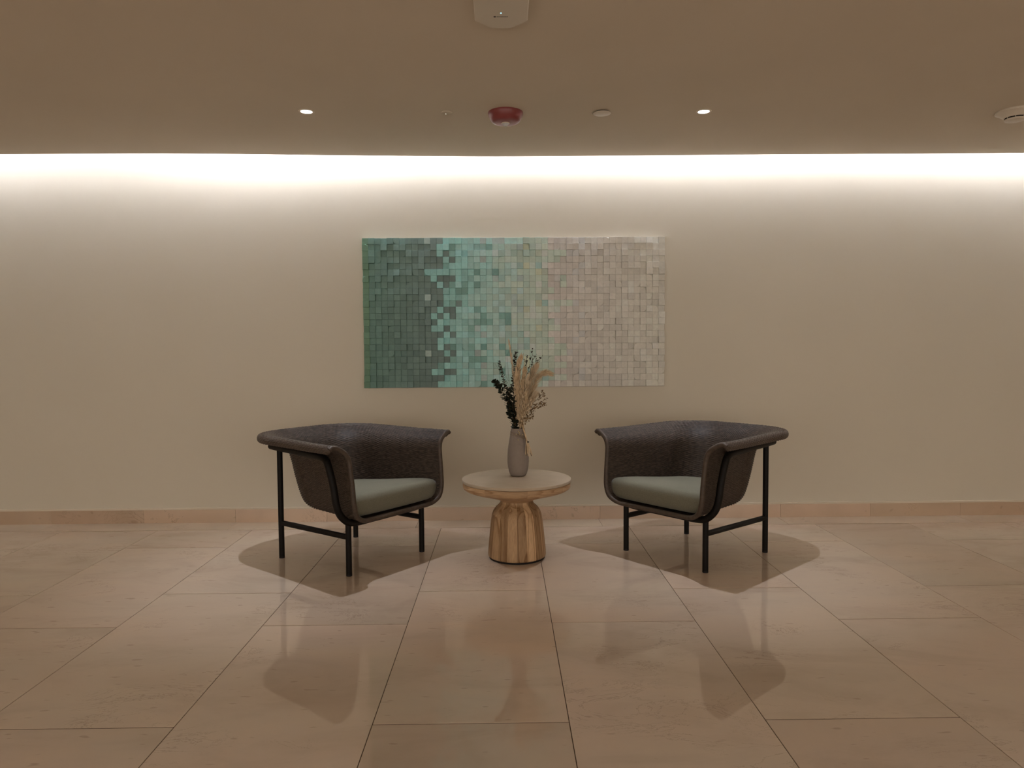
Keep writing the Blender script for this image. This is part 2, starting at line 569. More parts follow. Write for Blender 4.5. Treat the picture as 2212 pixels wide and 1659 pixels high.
# ------------------------------------------------------------------ wicker armchairs
# shell levels: height, half width at back, half width at front, front edge, back edge, corner radius (front = +u)
LV = np.array([
    (.284, .004, .006, .346, .340, .002), (.284, .110, .150, .352, -.080, .08), (.286, .165, .220, .362, -.160, .11),
    (.297, .195, .264, .372, -.200, .14), (.325, .219, .301, .380, -.230, .16), (.380, .234, .318, .382, -.258, .18),
    (.460, .244, .321, .377, -.286, .19), (.540, .252, .324, .368, -.312, .20), (.595, .262, .328, .362, -.333, .205),
    (.630, .285, .342, .359, -.355, .21), (.652, .316, .368, .355, -.380, .22), (.666, .348, .392, .350, -.402, .23), (.672, .380, .416, .346, -.424, .24)])
_SB = np.array([0, .265, .41, .59, .735, 1.0])
def plan(par, s):
    """U-shaped plan at one level; s runs from the +v front end round the back to the -v front end; arrays broadcast"""
    ar, af, uf, ub, rc = [par[..., i] for i in range(5)]
    rc = np.minimum(rc, ar * .95)
    sm = np.where(s <= .5, s, 1 - s)
    sg = np.where(s <= .5, 1.0, -1.0)
    t1 = np.clip(sm / _SB[1], 0, 1)
    t2 = np.clip((sm - _SB[1]) / (_SB[2] - _SB[1]), 0, 1)
    t3 = np.clip((sm - _SB[2]) / (.5 - _SB[2]), 0, 1)
    us, ue = uf, ub + rc
    u = us + (ue - us) * t1
    v = af + (ar - af) * (1 - (1 - t1) ** 1.25)
    ang = t2 * math.pi / 2
    u = np.where(sm > _SB[1], ub + rc - rc * np.sin(ang), u)
    v = np.where(sm > _SB[1], ar - rc + rc * np.cos(ang), v)
    v = np.where(sm > _SB[2], (ar - rc) * (1 - t3), v)
    u = np.where(sm > _SB[2], ub + 0 * u, u)
    return u, v * sg
_lt = np.linspace(0, 1, len(LV))
def level(t):
    """smooth interpolation of the level table"""
    P = np.vstack([2 * LV[0] - LV[1], LV, 2 * LV[-1] - LV[-2]])
    x = np.clip(t, 0, 1) * (len(LV) - 1)
    i = np.minimum(x.astype(int), len(LV) - 2)
    f = (x - i)[..., None]
    a, b, c, d = P[i], P[i + 1], P[i + 2], P[i + 3]
    return .5 * (2 * b + (c - a) * f + (2 * a - 5 * b + 4 * c - d) * f ** 2 + (3 * b - a - 3 * c + d) * f ** 3)
def lift(s):
    return .010 * np.clip(np.sin(math.pi * np.clip((s - .1) / .8, 0, 1)), 0, 1)
def shell_xyz(s, t):
    L = level(t)
    u, v = plan(L[..., 1:], s)
    z = L[..., 0] + lift(s) * np.clip((L[..., 0] - .45) / .22, 0, 1) ** 1.5
    return np.stack([v, -u, z], -1)

def shell_mesh():
    # t samples at equal arc length
    tt = np.linspace(0, 1, 800)
    prof = shell_xyz(np.full(800, .30), tt)
    al = np.concatenate([[0], np.cumsum(np.linalg.norm(np.diff(prof, axis=0), axis=1))])
    rows = int(al[-1] / .0060)
    nt = rows * 2 + 1
    t = np.interp(np.linspace(0, al[-1], nt), al, tt)
    cols, cs = 104, 4
    s = np.linspace(0, 1, cols * cs + 1)
    S, Tm = np.meshgrid(s, t, indexing='ij')
    P = shell_xyz(S, Tm)
    du = np.gradient(P, axis=0); dv = np.gradient(P, axis=1)
    N = np.cross(du, dv); N /= np.linalg.norm(N, axis=2)[..., None] + 1e-9
    cen = np.array([0, 0, .55])
    flip = np.sign(np.sum(N * (P - cen), axis=2))
    sgn = 1.0 if flip.mean() > 0 else -1.0
    N *= sgn
    k = np.arange(nt)
    strand = (k % 2).astype(float)
    par = np.where(k % 2 == 0, 0.0, np.where((k // 2) % 2 == 0, 1.0, -1.0))
    c = np.arange(len(s)) / cs
    wav = np.cos(math.pi * c)[:, None] * par[None, :]
    A, B, TK = .0027, .0036, .0068
    outer = P + N * (TK + B * (strand[None, :] - .5) + A * wav)[..., None]
    inner = P - N * (TK + B * (strand[None, :] - .5) - A * wav)[..., None]
    ring = np.concatenate([outer, inner[:, ::-1]], axis=1)       # closed loop round the wall thickness
    return grid_mesh('woven_shell', ring, close_v=True, smooth=False)

def rim_path(n=520):
    s = np.linspace(0, 1, n)
    par = np.tile(np.array([.392, .424, .343, -.436, .245]), (n, 1))
    u, v = plan(par, s)
    return np.stack([v, -u, .6585 + lift(s)], -1)

def rim_mesh():
    P0 = rim_path(1500)
    al = np.concatenate([[0], np.cumsum(np.linalg.norm(np.diff(P0, axis=0), axis=1))])
    n = 1000
    sl = np.linspace(0, al[-1], n)
    P = np.stack([np.interp(sl, al, P0[:, k]) for k in range(3)], -1)
    T = np.gradient(P, axis=0); T /= np.linalg.norm(T, axis=1)[:, None]
    up = np.array([0, 0, 1.0])
    out = np.cross(T, up); out /= np.linalg.norm(out, axis=1)[:, None]
    m = 96
    th = np.linspace(0, 2 * math.pi, m, endpoint=False)
    # plaited edge: rows of short strands, each row shifted against the next
    row = th / (2 * math.pi) * 16
    ph = sl[:, None] / .024 + .5 * np.floor(row)[None, :] + .25 * np.sin(th)[None, :]
    amp = .0021 * np.abs(np.sin(math.pi * row))[None, :] + .0019 * np.abs(np.sin(math.pi * ph))
    endf = np.clip(np.minimum(sl, al[-1] - sl) / .018, 0, 1) ** .5
    rx = (  .0120 * endf[:, None] + amp * endf[:, None])
    rz = (.0175 * endf[:, None] + amp * endf[:, None])
    Q = P[:, None, :] + out[:, None, :] * (rx * np.cos(th))[..., None] + up * (rz * np.sin(th))[..., None]
    return grid_mesh('rim_braid', Q, close_v=True)

def edge_path():
    """front edge of the shell: over the arm, down, across under the seat and up again"""
    t = np.linspace(1, .16, 70)
    a = shell_xyz(np.zeros_like(t), t)
    b = shell_xyz(np.ones_like(t), t[::-1])
    tip = np.array([[.430, -.343, .662]])
    mid = np.linspace(a[-1], b[0], 20)[1:-1]
    tip2 = tip * np.array([[-1, 1, 1]])
    p = np.vstack([tip, a, mid, b, tip2])
    return p

def cushion_mesh():
    n = 120
    s = np.linspace(.012, .988, n)
    rings = []
    for z, ins in ((.304, .040), (.307, .022), (.316, .010), (.335, .004), (.362, .002), (.386, .003), (.401, .010), (.411, .022), (.417, .042), (.421, .080), (.4235, .14), (.4245, .17)):
        L = level(np.interp([z], LV[2:, 0], _lt[2:])) if z < .6 else None
        L = np.repeat(L, n, axis=0)
        ar, af, uf, ub, rc = [L[:, i].copy() for i in range(1, 6)]
        k = ins * .38 + .0085
        sag = .0
        par = np.stack([ar - k, af - k, uf + .003 - ins, ub + k, np.maximum(rc - k, .03)], -1)
        u, v = plan(par, s)
        ringu = np.concatenate([u, np.linspace(u[-1], u[0], 42)[1:-1]])
        ringv = np.concatenate([v, np.linspace(v[-1], v[0], 42)[1:-1]])
        # round the two front corners and bow the front softly
        w = np.abs(ringv) / np.abs(ringv).max()
        fr = np.clip((ringu - (ringu.max() - .05)) / .05, 0, 1)
        ringu = ringu - fr * .004 * w ** 8 + fr * .006 * (1 - w ** 2)
        rings.append(np.stack([ringv, -ringu, z + .085 * (ringu - .33) * np.clip((z - .300) / .10, 0, 1)], -1))
    Q = np.array(rings)
    k, m = Q.shape[:2]
    V = Q.reshape(-1, 3).tolist()
    Fc = []
    for i in range(k - 1):
        for j in range(m):
            j2 = (j + 1) % m
            Fc.append((i * m + j, i * m + j2, (i + 1) * m + j2, (i + 1) * m + j))
    c0 = len(V); V.append(Q[0].mean(0)); V.append(Q[-1].mean(0) + np.array([0, 0, .001]))
    for j in range(m):
        j2 = (j + 1) % m
        Fc.append((c0, j2, j)); Fc.append((c0 + 1, (k - 1) * m + j, (k - 1) * m + j2))
    me = mesh('cushion', V, Fc, smooth=True)
    return me

def armchair(loc, rz, label):
    root = empty('wicker_armchair', loc, rz)
    tag(root, label, 'armchair', 'wicker armchairs by the pedestal table')
    sh = obj('woven_shell', shell_mesh(), MT['wicker'], root)
    obj('rim_braid', rim_mesh(), MT['braid'], root)
    P = edge_path()
    obj('edge_binding', tube('edge_binding', P, .0122, 12), MT['braid'], root)
    cu = obj('cushion', cushion_mesh(), MT['fabric'], root)
    cu['label'] = 'sage green fabric seat cushion'
    # hoop: rail under the rim, bends down outside the shell, runs under the seat and up the other side
    half = [(-.362, -.258, .611), (-.275, -.268, .608), (-.10, -.294, .607), (.07, -.321, .606), (.160, -.337, .603), (.208, -.345, .592), (.232, -.349, .566),
            (.256, -.349, .503), (.270, -.347, .444), (.279, -.344, .384), (.284, -.329, .330), (.284, -.296, .292), (.281, -.256, .270), (.278, -.19, .2625), (.276, -.10, .262)]
    pts = [(v, -u, z) for u, v, z in half] + [(-v, -u, z) for u, v, z in reversed(half)]
    obj('frame_hoop', tube('frame_hoop', spline(pts, 190), .0182, 16), MT['metal'], root)
    for sx in (-1, 1):
        lf = obj('leg', tube('leg', [(sx * .265, -.275, .006), (sx * .265, -.275, .14), (sx * .265, -.275, .268)], .0150, 18), MT['metal'], root)
        lr = obj('leg', tube('leg', [(sx * .265, .275, .006), (sx * .265, .275, .3), (sx * .265, .275, .604)], .0150, 18), MT['metal'], root)
        for l_, y in ((lf, -.275), (lr, .275)):
            obj('glide', lathe('glide', [(0, 0), (.0142, 0), (.0152, .001), (.0152, .009), (0, .009)], 16), MT['black'], l_).location = (sx * .265, y, 0)
        obj('stretcher', tube('stretcher', [(sx * .265, -.275, .197), (sx * .265, 0, .196), (sx * .265, .275, .195)], .0146, 14), MT['metal'], root)
    return root

chair = armchair((-.85, 3.953, 0), math.radians(53.1), 'brown wicker tub armchair with sage cushion, left of the pedestal table')
c2 = copy_tree(chair)
c2.location = (1.062, 3.950, 0)
c2.rotation_euler = (0, 0, math.radians(-51.3))
c2['label'] = 'brown wicker tub armchair with sage cushion, right of the pedestal table'

# ------------------------------------------------------------------ pedestal table
TC = (.064, 3.88, 0)
table = empty('pedestal_table', TC)
tag(table, 'small round pedestal table of turned ash wood with a pale stone top', 'side table')
obj('foot_pad', lathe('foot_pad', [(0, 0), (.150, 0), (.152, .002), (.152, .010), (0, .010)], 64), MT['black'], table)
base = empty('base')
base.parent = table
stave_prof = [(.02, .0105), (.153, .0105), (.157, .014), (.1585, .020), (.1565, .05), (.152, .10), (.147, .15), (.1415, .20), (.136, .235), (.128, .258), (.115, .277), (.101, .290), (.092, .300), (.089, .308), (.089, .314), (.02, .314)]
SA = math.radians(20)
st = lathe('stave', stave_prof, 6, -SA / 2 + .0012, SA / 2 - .0012, .5)
st.materials.append(MT['ash'])
for i in range(18):
    o = obj('stave', st, None, base)
    o.rotation_euler = (0, 0, SA * i + math.radians(-10.5))
ring_prof = [(.05, .3142), (.089, .3142), (.096, .319), (.120, .330), (.165, .344), (.215, .358), (.252, .3685), (.276, .377), (.288, .385), (.2925, .393), (.2935, .402), (.2925, .4165), (.2915, .4175), (.05, .4175)]
WA = math.radians(45)
rg = lathe('ring_segment', ring_prof, 14, -WA / 2 + .0007, WA / 2 - .0007, .5)
rg.materials.append(MT['ash_ring'])
tray = empty('wooden_top')
tray.parent = table
for i in range(8):
    o = obj('ring_segment', rg, None, tray)
    o.rotation_euler = (0, 0, WA * i + math.radians(-35 + 22.5))
pl = obj('stone_top', lathe('stone_top', [(0, .4192), (.2945, .4192), (.2968, .4204), (.2975, .4225), (.2975, .4330), (.2968, .4349), (.2950, .4356), (0, .4356)], 96, angle=.9), MT['plate'], table)

# ------------------------------------------------------------------ vase
VX, VY, VZ = .075, 3.952, .4357
vase = obj('vase', lathe('vase', [(0, 0), (.036, 0), (.042, .003), (.0475, .013), (.053, .030), (.0575, .055), (.0595, .080), (.0592, .110), (.0572, .140), (.0535, .170), (.0485, .200), (.0435, .228), (.0400, .250), (.0388, .262), (.0375, .2645),
                                     (.0360, .262), (.0365, .25), (.045, .20), (.053, .15), (.055, .09), (.05, .04), (.04, .012), (0, .010)], 64, angle=1.2), MT['vase'])
vase.location = (VX, VY, VZ)
tag(vase, 'matte mauve-grey ceramic bottle vase on the round table', 'vase')

def bq(px, py, dy=0.0):
    """metres on the bouquet's plane, measured from the vase axis and the table top"""
    return np.array([VX + (px - 1119.0) / 391.8, VY + dy, VZ + (1029.5 - py) / 391.8])

NECK = bq(1119, 932)
def stem_root(dx=0.0, dy=0.0):
    return [bq(1119 + dx * .6, 1000, dy * .3), bq(1119 + dx, 935, dy)]

def leaf_verts(V, Fc, p, d, nrm, ln, wd, cup=.25):
    d = d / (np.linalg.norm(d) + 1e-9)
    s = np.cross(nrm, d); s /= np.linalg.norm(s) + 1e-9
    nn = np.cross(d, s)
    b = len(V)
    prof = ((0.0, .12), (.2, .72), (.5, 1.0), (.8, .74), (1.0, .12))
    for t, w in prof:
        c = p + d * ln * t + nn * cup * ln * (t * t - .2)
        V.append(c - s * wd * w + nn * cup * wd * w * .8); V.append(c); V.append(c + s * wd * w + nn * cup * wd * w * .8)
    for i in range(len(prof) - 1):
        a = b + 3 * i
        Fc.append((a, a + 1, a + 4, a + 3)); Fc.append((a + 1, a + 2, a + 5, a + 4))

def eucalyptus(pix, dy, label, nleaf, big=.011, tipsize=.005, start=.10):
    root = empty('eucalyptus_stem', bq(1119, 935, 0))
    tag(root, label, 'stem', 'eucalyptus stems in the vase')
    o = np.array(root.location)
    pts = stem_root(-6, dy * .15) + [bq(x, y, dy * (.3 + .7 * k / len(pix))) for k, (x, y) in enumerate(pix)]
    path = spline(pts, 60)
    obj('stem', tube('stem', path - o, np.linspace(.0022, .0009, 60), 6), MT['bark'], root)
    V, Fc = [], []
    i0 = int(60 * start) + 12
    for k in range(nleaf):
        f = k / (nleaf - 1)
        x = i0 + (59 - i0) * f
        i = min(int(x), 58)
        p = path[i] * (1 - (x - i)) + path[i + 1] * (x - i)
        tng = path[i + 1] - path[i]; tng /= np.linalg.norm(tng)
        for sd in (0, math.pi):
            a = k * 2.2 + sd + NPR.uniform(-.5, .5)
            e1 = np.cross(tng, [0, 1, .2]); e1 /= np.linalg.norm(e1); e2 = np.cross(tng, e1)
            dr = math.cos(a) * e1 + math.sin(a) * e2 + tng * .35
            sz = (big * (1 - f) + tipsize * f) * NPR.uniform(.85, 1.2)
            nr = tng + NPR.normal(0, .35, 3)
            leaf_verts(V, Fc, p - o, dr, nr, sz * 1.75, sz * .85, .22)
    lv = obj('leaves', mesh('leaves', V, Fc, smooth=True), MT['leaf'], root)
    lv['kind'] = 'stuff'
    return root

eucalyptus([(1108, 895), (1100, 865), (1092, 830), (1084, 800), (1079, 781)], -.03, 'tall thin eucalyptus stem with small dark leaves, leaning left in the vase', 32, .0150, .0060)
eucalyptus([(1106, 900), (1097, 872), (1086, 848), (1077, 833), (1069, 823)], .02, 'lowest eucalyptus stem with big round dark leaves, bending far left', 26, .0165, .0125)
eucalyptus([(1111, 890), (1110, 850), (1111, 815), (1113, 785), (1116, 763)], .03, 'upright dark eucalyptus stem reaching up behind the straw plumes', 30, .0130, .0085)
eucalyptus([(1109, 905), (1102, 885), (1099, 862), (1102, 842)], -.045, 'short dense eucalyptus stem filling the left of the vase mouth', 26, .0165, .0125, .0)
eucalyptus([(1114, 908), (1111, 893), (1108, 878), (1109, 858)], -.055, 'short eucalyptus stem in front of the vase mouth, thick with dark leaves', 24, .0165, .0125, .0)

def plume(pix, dy, label, width, nh, hair=.018, mat='straw', core=.0016, start=.30, droop=.0, broad=1.0):
    root = empty('grass_plume', bq(1119, 935, 0))
    tag(root, label, 'dried grass', 'dried straw plumes in the vase')
    o = np.array(root.location)
    pts = stem_root(5, dy * .15) + [bq(x, y, dy * (.3 + .7 * k / len(pix))) for k, (x, y) in enumerate(pix)]
    path = spline(pts, 70)
    obj('stem', tube('stem', path - o, np.linspace(core * 1.3, core * .5, 70), 6), MT[mat], root)
    V, Fc = [], []
    i0 = int(70 * start)
    for k in range(nh):
        f = NPR.beta(1.2, 1.15)
        x = i0 + (68.5 - i0) * f
        i = int(x)
        p = path[i] + (path[i + 1] - path[i]) * (x - i)
        tng = path[i + 1] - path[i]; tng /= np.linalg.norm(tng)
        a = NPR.uniform(0, 2 * math.pi)
        e1 = np.cross(tng, [0, 1, .3]); e1 /= np.linalg.norm(e1); e2 = np.cross(tng, e1)
        rad = math.cos(a) * e1 + math.sin(a) * e2
        prof = math.sin(math.pi * min(1, max(.05, f)) ** .8) * .8 + .2
        ln = hair * NPR.uniform(.7, 1.4)
        d = tng * 1.0 + rad * NPR.uniform(.25, .6) * width / hair * 1.5 * prof + np.array([0, 0, -droop])
        d /= np.linalg.norm(d)
        w = NPR.uniform(.0007, .0015) * broad
        leaf = np.cross(d, rad); leaf /= np.linalg.norm(leaf) + 1e-9
        q0 = p - o
        q1 = q0 + d * ln * .5 + rad * .12 * ln
        q2 = q0 + d * ln + rad * .05 * ln
        b = len(V)
        V += [q0 - leaf * w * .5, q0 + leaf * w * .5, q1 + leaf * w, q1 - leaf * w, q2, q1 + rad * w]
        Fc += [(b, b + 1, b + 2, b + 3), (b + 3, b + 2, b + 4), (b, b + 3, b + 5), (b + 1, b + 5, b + 2), (b + 3, b + 4, b + 5), (b + 2, b + 5, b + 4)]
    hv = obj('seed_hairs', mesh('seed_hairs', V, Fc), MT[mat], root)
    hv['kind'] = 'stuff'
    return root

plume([(1117, 900), (1114, 850), (1109, 800), (1105, 765), (1101, 741)], -.02, 'tallest straw spike, thin and pointed above the vase', .006, 190, .026, 'straw2', .0014, .42)
plume([(1121, 895), (1120, 850), (1119, 815), (1121, 790), (1125, 776)], -.05, 'thick straw plume in the middle front of the bouquet', .024, 420, .034, 'straw', .0020, .36, 0, 2.0)
plume([(1124, 890), (1128, 850), (1131, 820), (1134, 800)], -.06, 'straw plume just right of the bouquet centre', .026, 420, .034, 'straw', .0020, .32, 0, 2.0)
plume([(1128, 892), (1137, 860), (1145, 830), (1153, 806), (1158, 795)], -.02, 'fluffy straw plume leaning right', .040, 900, .034, 'straw2', .0018, .36, 0, 1.1)
plume([(1130, 895), (1142, 866), (1153, 838), (1164, 815), (1177, 807), (1188, 807)], .01, 'drooping pampas plume reaching furthest right', .034, 900, .030, 'straw', .0016, .36, .15)
plume([(1127, 905), (1136, 885), (1147, 866), (1157, 852)], -.065, 'short pale straw plume low on the right front', .038, 520, .030, 'straw2', .0016, .26, 0, 1.4)
plume([(1118, 902), (1117, 870), (1116, 838), (1116, 805)], -.06, 'straw plume beside the dark eucalyptus', .016, 300, .034, 'straw', .0018, .30, 0, 2.0)
plume([(1124, 900), (1130, 872), (1137, 842), (1141, 815)], -.075, 'broad-leaved straw bunch in front of the fluffy plumes', .030, 360, .032, 'straw2', .0018, .28, 0, 2.2)
plume([(1125, 905), (1129, 890), (1134, 872), (1136, 850)], -.08, 'lowest straw tuft standing just above the vase lip', .026, 300, .028, 'straw', .0016, .22, 0, 2.2)

def twig(name, pix, dy, label, group, nb, bl, tip=.0016, mat='twig', blob=.0, blobmat=None, start=.55, thick=.0014, curl=.0):
    root = empty(name, bq(1119, 935, 0))
    tag(root, label, 'twig', group)
    o = np.array(root.location)
    pts = stem_root(3, dy * .15) + [bq(x, y, dy * (.3 + .7 * k / len(pix))) for k, (x, y) in enumerate(pix)]
    path = spline(pts, 50)
    obj('stem', tube('stem', path - o, np.linspace(thick, thick * .5, 50), 5), MT[mat], root)
    V, Fc, BV, BF = [], [], [], []
    i0 = int(50 * start)
    for k in range(nb):
        i = int(i0 + (48 - i0) * k / max(1, nb - 1))
        tng = path[i + 1] - path[i]; tng /= np.linalg.norm(tng)
        a = k * 2.4 + NPR.uniform(-.4, .4)
        e1 = np.cross(tng, [0, 1, .3]); e1 /= np.linalg.norm(e1); e2 = np.cross(tng, e1)
        rad = math.cos(a) * e1 + math.sin(a) * e2
        L_ = bl * NPR.uniform(.6, 1.2)
        p = path[i] - o
        br = spline([p, p + tng * L_ * .45 + rad * L_ * .30, p + tng * L_ * (.95 - curl) + rad * L_ * (.45 + curl * .4)], 7)
        add_tube(V, Fc, br, np.linspace(thick * .75, thick * .4, 7), 4)
        if blob:
            for q in (br[-1], br[4], br[3] + rad * .003, br[5] - tng * .003):
                leaf_verts(BV, BF, q, tng * .6 + rad * NPR.uniform(-1, 1) + NPR.normal(0, .3, 3), NPR.normal(0, 1, 3), blob * NPR.uniform(.7, 1.4), blob * .42, .4)
    if V:
        b = obj('branches', mesh('branches', V, Fc, smooth=True), MT[mat], root); b['kind'] = 'stuff'
    if BV:
        b = obj('buds', mesh('buds', BV, BF, smooth=True), MT[blobmat or mat], root); b['kind'] = 'stuff'
    return root

TG = 'dark budded twigs in the vase'
twig('budded_twig', [(1127, 890), (1137, 850), (1144, 815), (1149, 790), (1153, 768)], -.01, 'tallest dark twig with tiny buds on the right of the bouquet', TG, 11, .036, blob=.0085)
twig('budded_twig', [(1127, 890), (1139, 850), (1149, 815), (1156, 795), (1163, 778)], .02, 'dark budded twig forking furthest right at the top', TG, 10, .034, blob=.008)
twig('budded_twig', [(1125, 890), (1131, 850), (1136, 815), (1139, 793), (1137, 778)], .03, 'dark budded twig rising just right of the straw spike', TG, 10, .034, blob=.008)
WG = 'bare wiry stems in the vase'
twig('wiry_stem', [(1110, 890), (1103, 850), (1099, 805), (1096, 765)], .03, 'thin bare stem rising straight between the spike and the left eucalyptus', WG, 2, .05, start=.7, thick=.0008)
twig('wiry_stem', [(1110, 890), (1102, 840), (1088, 815), (1070, 785)], .02, 'thin bare stem slanting left across the teal cubes', WG, 1, .03, start=.8, thick=.0007)
FG = 'fine dried flower sprays in the vase'
twig('flower_spray', [(1127, 910), (1141, 893), (1157, 880), (1171, 872)], -.06, 'fine brown flower spray low on the right of the vase', FG, 22, .036, mat='bark', blob=.0095, blobmat='bark', start=.42, thick=.0009)
twig('flower_spray', [(1127, 905), (1143, 882), (1160, 863), (1173, 850)], -.03, 'curling brown flower spray at the right edge of the bouquet', FG, 22, .038, mat='bark', blob=.0085, blobmat='bark', start=.42, thick=.0009, curl=.35)
twig('flower_spray', [(1124, 915), (1131, 900), (1139, 884), (1146, 870)], -.075, 'pale flower spray in front of the vase mouth', FG, 22, .030, mat='straw', blob=.0115, blobmat='straw2', start=.40, thick=.0009)
twig('flower_spray', [(1123, 922), (1130, 912), (1138, 905), (1147, 899)], -.07, 'smallest straw-coloured spray at the right of the vase lip', FG, 16, .026, mat='straw', blob=.0090, blobmat='bark', start=.38, thick=.0009)

# cut stems of the tied bunch hanging outside the vase
hang = empty('tied_stem_bunch', bq(1134, 940, -.045))
tag(hang, 'bunch of cut straw stems tied and hanging over the right side of the vase', 'stem bunch')
_o = np.array(hang.location)
ends = [(1137, 983), (1141, 984), (1144, 985), (1147, 984), (1149, 982), (1134, 980), (1143, 979), (1146, 977), (1139, 978)]
for k, (ex, ey) in enumerate(ends):
    dy = -.052 - .004 * (k % 3)
    p = spline([bq(1124 + k * .7, 905, -.03), bq(1129 + k * .4, 926, -.042), bq(1134 + (k % 3) * 1.2, 944, dy), bq((1136 + ex) / 2 + .5, 962, dy), bq(ex, ey, dy)], 24)
    obj('stem', tube('stem', p - _o, np.linspace(.0012, .0021, 24), 6), MT['bark'] if k % 3 == 0 else MT['straw'], hang)
# twine round the neck, knotted at the bunch, with small berries
tw = empty('jute_twine', (VX, VY, VZ + .24))
tag(tw, 'loose jute twine wound round the neck of the vase', 'twine')
for k in range(3):
    th = np.linspace(0, 2 * math.pi, 60)
    r = .0435 + .0012 * k
    p = np.stack([r * np.cos(th) + .002, r * np.sin(th), -.008 - .006 * k + .016 * -np.cos(th) * (1 if k < 2 else .8)], -1)
    obj('loop', tube('loop', p, .0011, 6), MT['twine'], tw)
obj('knot', lathe('knot', [(0, -.005), (.004, -.004), (.0058, 0), (.004, .004), (0, .005)], 10), MT['twig'], tw).location = bq(1140, 953, -.062) - np.array(tw.location)
_t = np.array(tw.location)
obj('tail', tube('tail', spline([bq(1118, 936, -.047) - _t, bq(1130, 943, -.058) - _t, bq(1141, 953, -.063) - _t], 12), .0013, 6), MT['twine'], tw)
BG = 'yellow berries on the twine of the vase'
for k, (x, y) in enumerate([(1115, 937), (1122, 934), (1122, 938), (1129, 938), (1120, 931), (1119, 949)]):
    lab = ['yellow dried berry at the left of the twine', 'upper yellow dried berry in the middle of the twine', 'lower yellow dried berry in the middle of the twine', 'yellow dried berry at the right of the twine',
           'topmost yellow dried berry at the vase mouth', 'lowest dried berry hanging on the front of the vase'][k]
    b = obj('dried_berry', lathe('dried_berry', [(0, -.0032), (.0022, -.0026), (.0032, 0), (.0024, .0022), (.0006, .0030), (0, .0028)], 10), MT['berry'])
    dx = (x - 1119) / 391.8
    b.location = bq(x, y, -math.sqrt(max(0, .0475 ** 2 - dx * dx)) - (.0 if k < 5 else .003))
    tag(b, lab, 'berry', BG)

# ------------------------------------------------------------------ wall art of painted cubes
AX0, AX1, AZ0, AZ1 = -.9165, 1.0576, .8895, 1.8645
NCOL, NROW = 49, 24
CW, CH = (AX1 - AX0) / NCOL, (AZ1 - AZ0) / NROW
art = empty('cube_wall_art', ((AX0 + AX1) / 2, WALL_Y, (AZ0 + AZ1) / 2))
tag(art, 'wide relief panel of painted cubes fading from dark green through teal to cream', 'wall art')
AC = np.array(art.location)
bk = box('backing_panel', AX0 - .004, AX1 + .004, WALL_Y - .013, WALL_Y - .0005, AZ0 - .004, AZ1 + .003, .001)
bk.transform(Matrix.Translation(-Vector(AC)))
obj('backing_panel', bk, MT['backing'], art)

def lin(c):
    c = np.array(c, float) / 255.0
    return np.where(c <= .04045, c / 12.92, ((c + .055) / 1.055) ** 2.4)
LIGHT_T = {(1, 12), (2, 12), (5, 10), (5, 11), (5, 12), (6, 11), (7, 12), (11, 12), (12, 11), (13, 12), (14, 11), (14, 12), (16, 12), (17, 12), (20, 12), (21, 11), (21, 12), (23, 12)}
LIGHT_S = {(0, 10), (9, 10), (18, 10)}
DARK_T = {(2, 13), (3, 14), (6, 13), (6, 14), (7, 13), (10, 15), (11, 13), (11, 14), (12, 14), (14, 13), (15, 14), (17, 13), (18, 14), (19, 13), (21, 13), (21, 14)}
PINK0 = [30, 30, 33, 32, 30, 30, 30, 30, 31, 30, 34, 32, 30, 31, 32, 30, 31, 33, 33, 31, 32, 31, 33, 30]
PINKX = {(6, 32), (7, 32), (20, 32)}
def A3(*c): return np.array(c, float)
def cube_colour(r, c):
    if c < 13 and (r, c) not in LIGHT_T and (r, c) not in LIGHT_S or (r, c) in DARK_T:
        f = min(c, 13) / 12.0
        a = A3(.205, .350, .315) * (1 - f) + A3(.262, .352, .350) * f
        a = a * (1.0 - .08 * r / 23.0) * NPR.uniform(.88, 1.12)
        if c == 0: a = a * A3(1.05, 1.04, .85)
    elif (r, c) in LIGHT_S:
        a = A3(.50, .63, .62)
    elif c < PINK0[r] or (r, c) in PINKX:
        f = (c - 11) / 20.0
        k = NPR.uniform(-.12, .14)
        x = min(1, max(0, f + k)) * 3.999; i = int(x)
        st = [A3(.43, .79, .79), A3(.48, .82, .83), A3(.61, .86, .85), A3(.73, .87, .81), A3(.78, .87, .79)]
        a = st[i] * (1 - x + i) + st[i + 1] * (x - i)
        u = NPR.uniform()
        if 17 < c < 26 and u < .12: a = A3(.60, .72, .74)
        elif 21 < c < 29 and u < .13: a = A3(.76, .81, .67)
        elif c < 24 and u > .88: a = A3(.32, .56, .54)
        elif 24 < c < 30 and u > .90: a = A3(.52, .72, .71)
        a = a * NPR.uniform(.80, 1.08)
    else:
        f = (c - 30) / 18.0
        a = A3(.86, .80, .79) * (1 - f) + A3(.90, .845, .785) * f
        if c < 36 and NPR.uniform() < .18: a = A3(.83, .81, .83)
        a = a * NPR.uniform(.85, 1.06)
    return np.clip(a * A3(1.0, 1.04, 1.0), 0, .90)

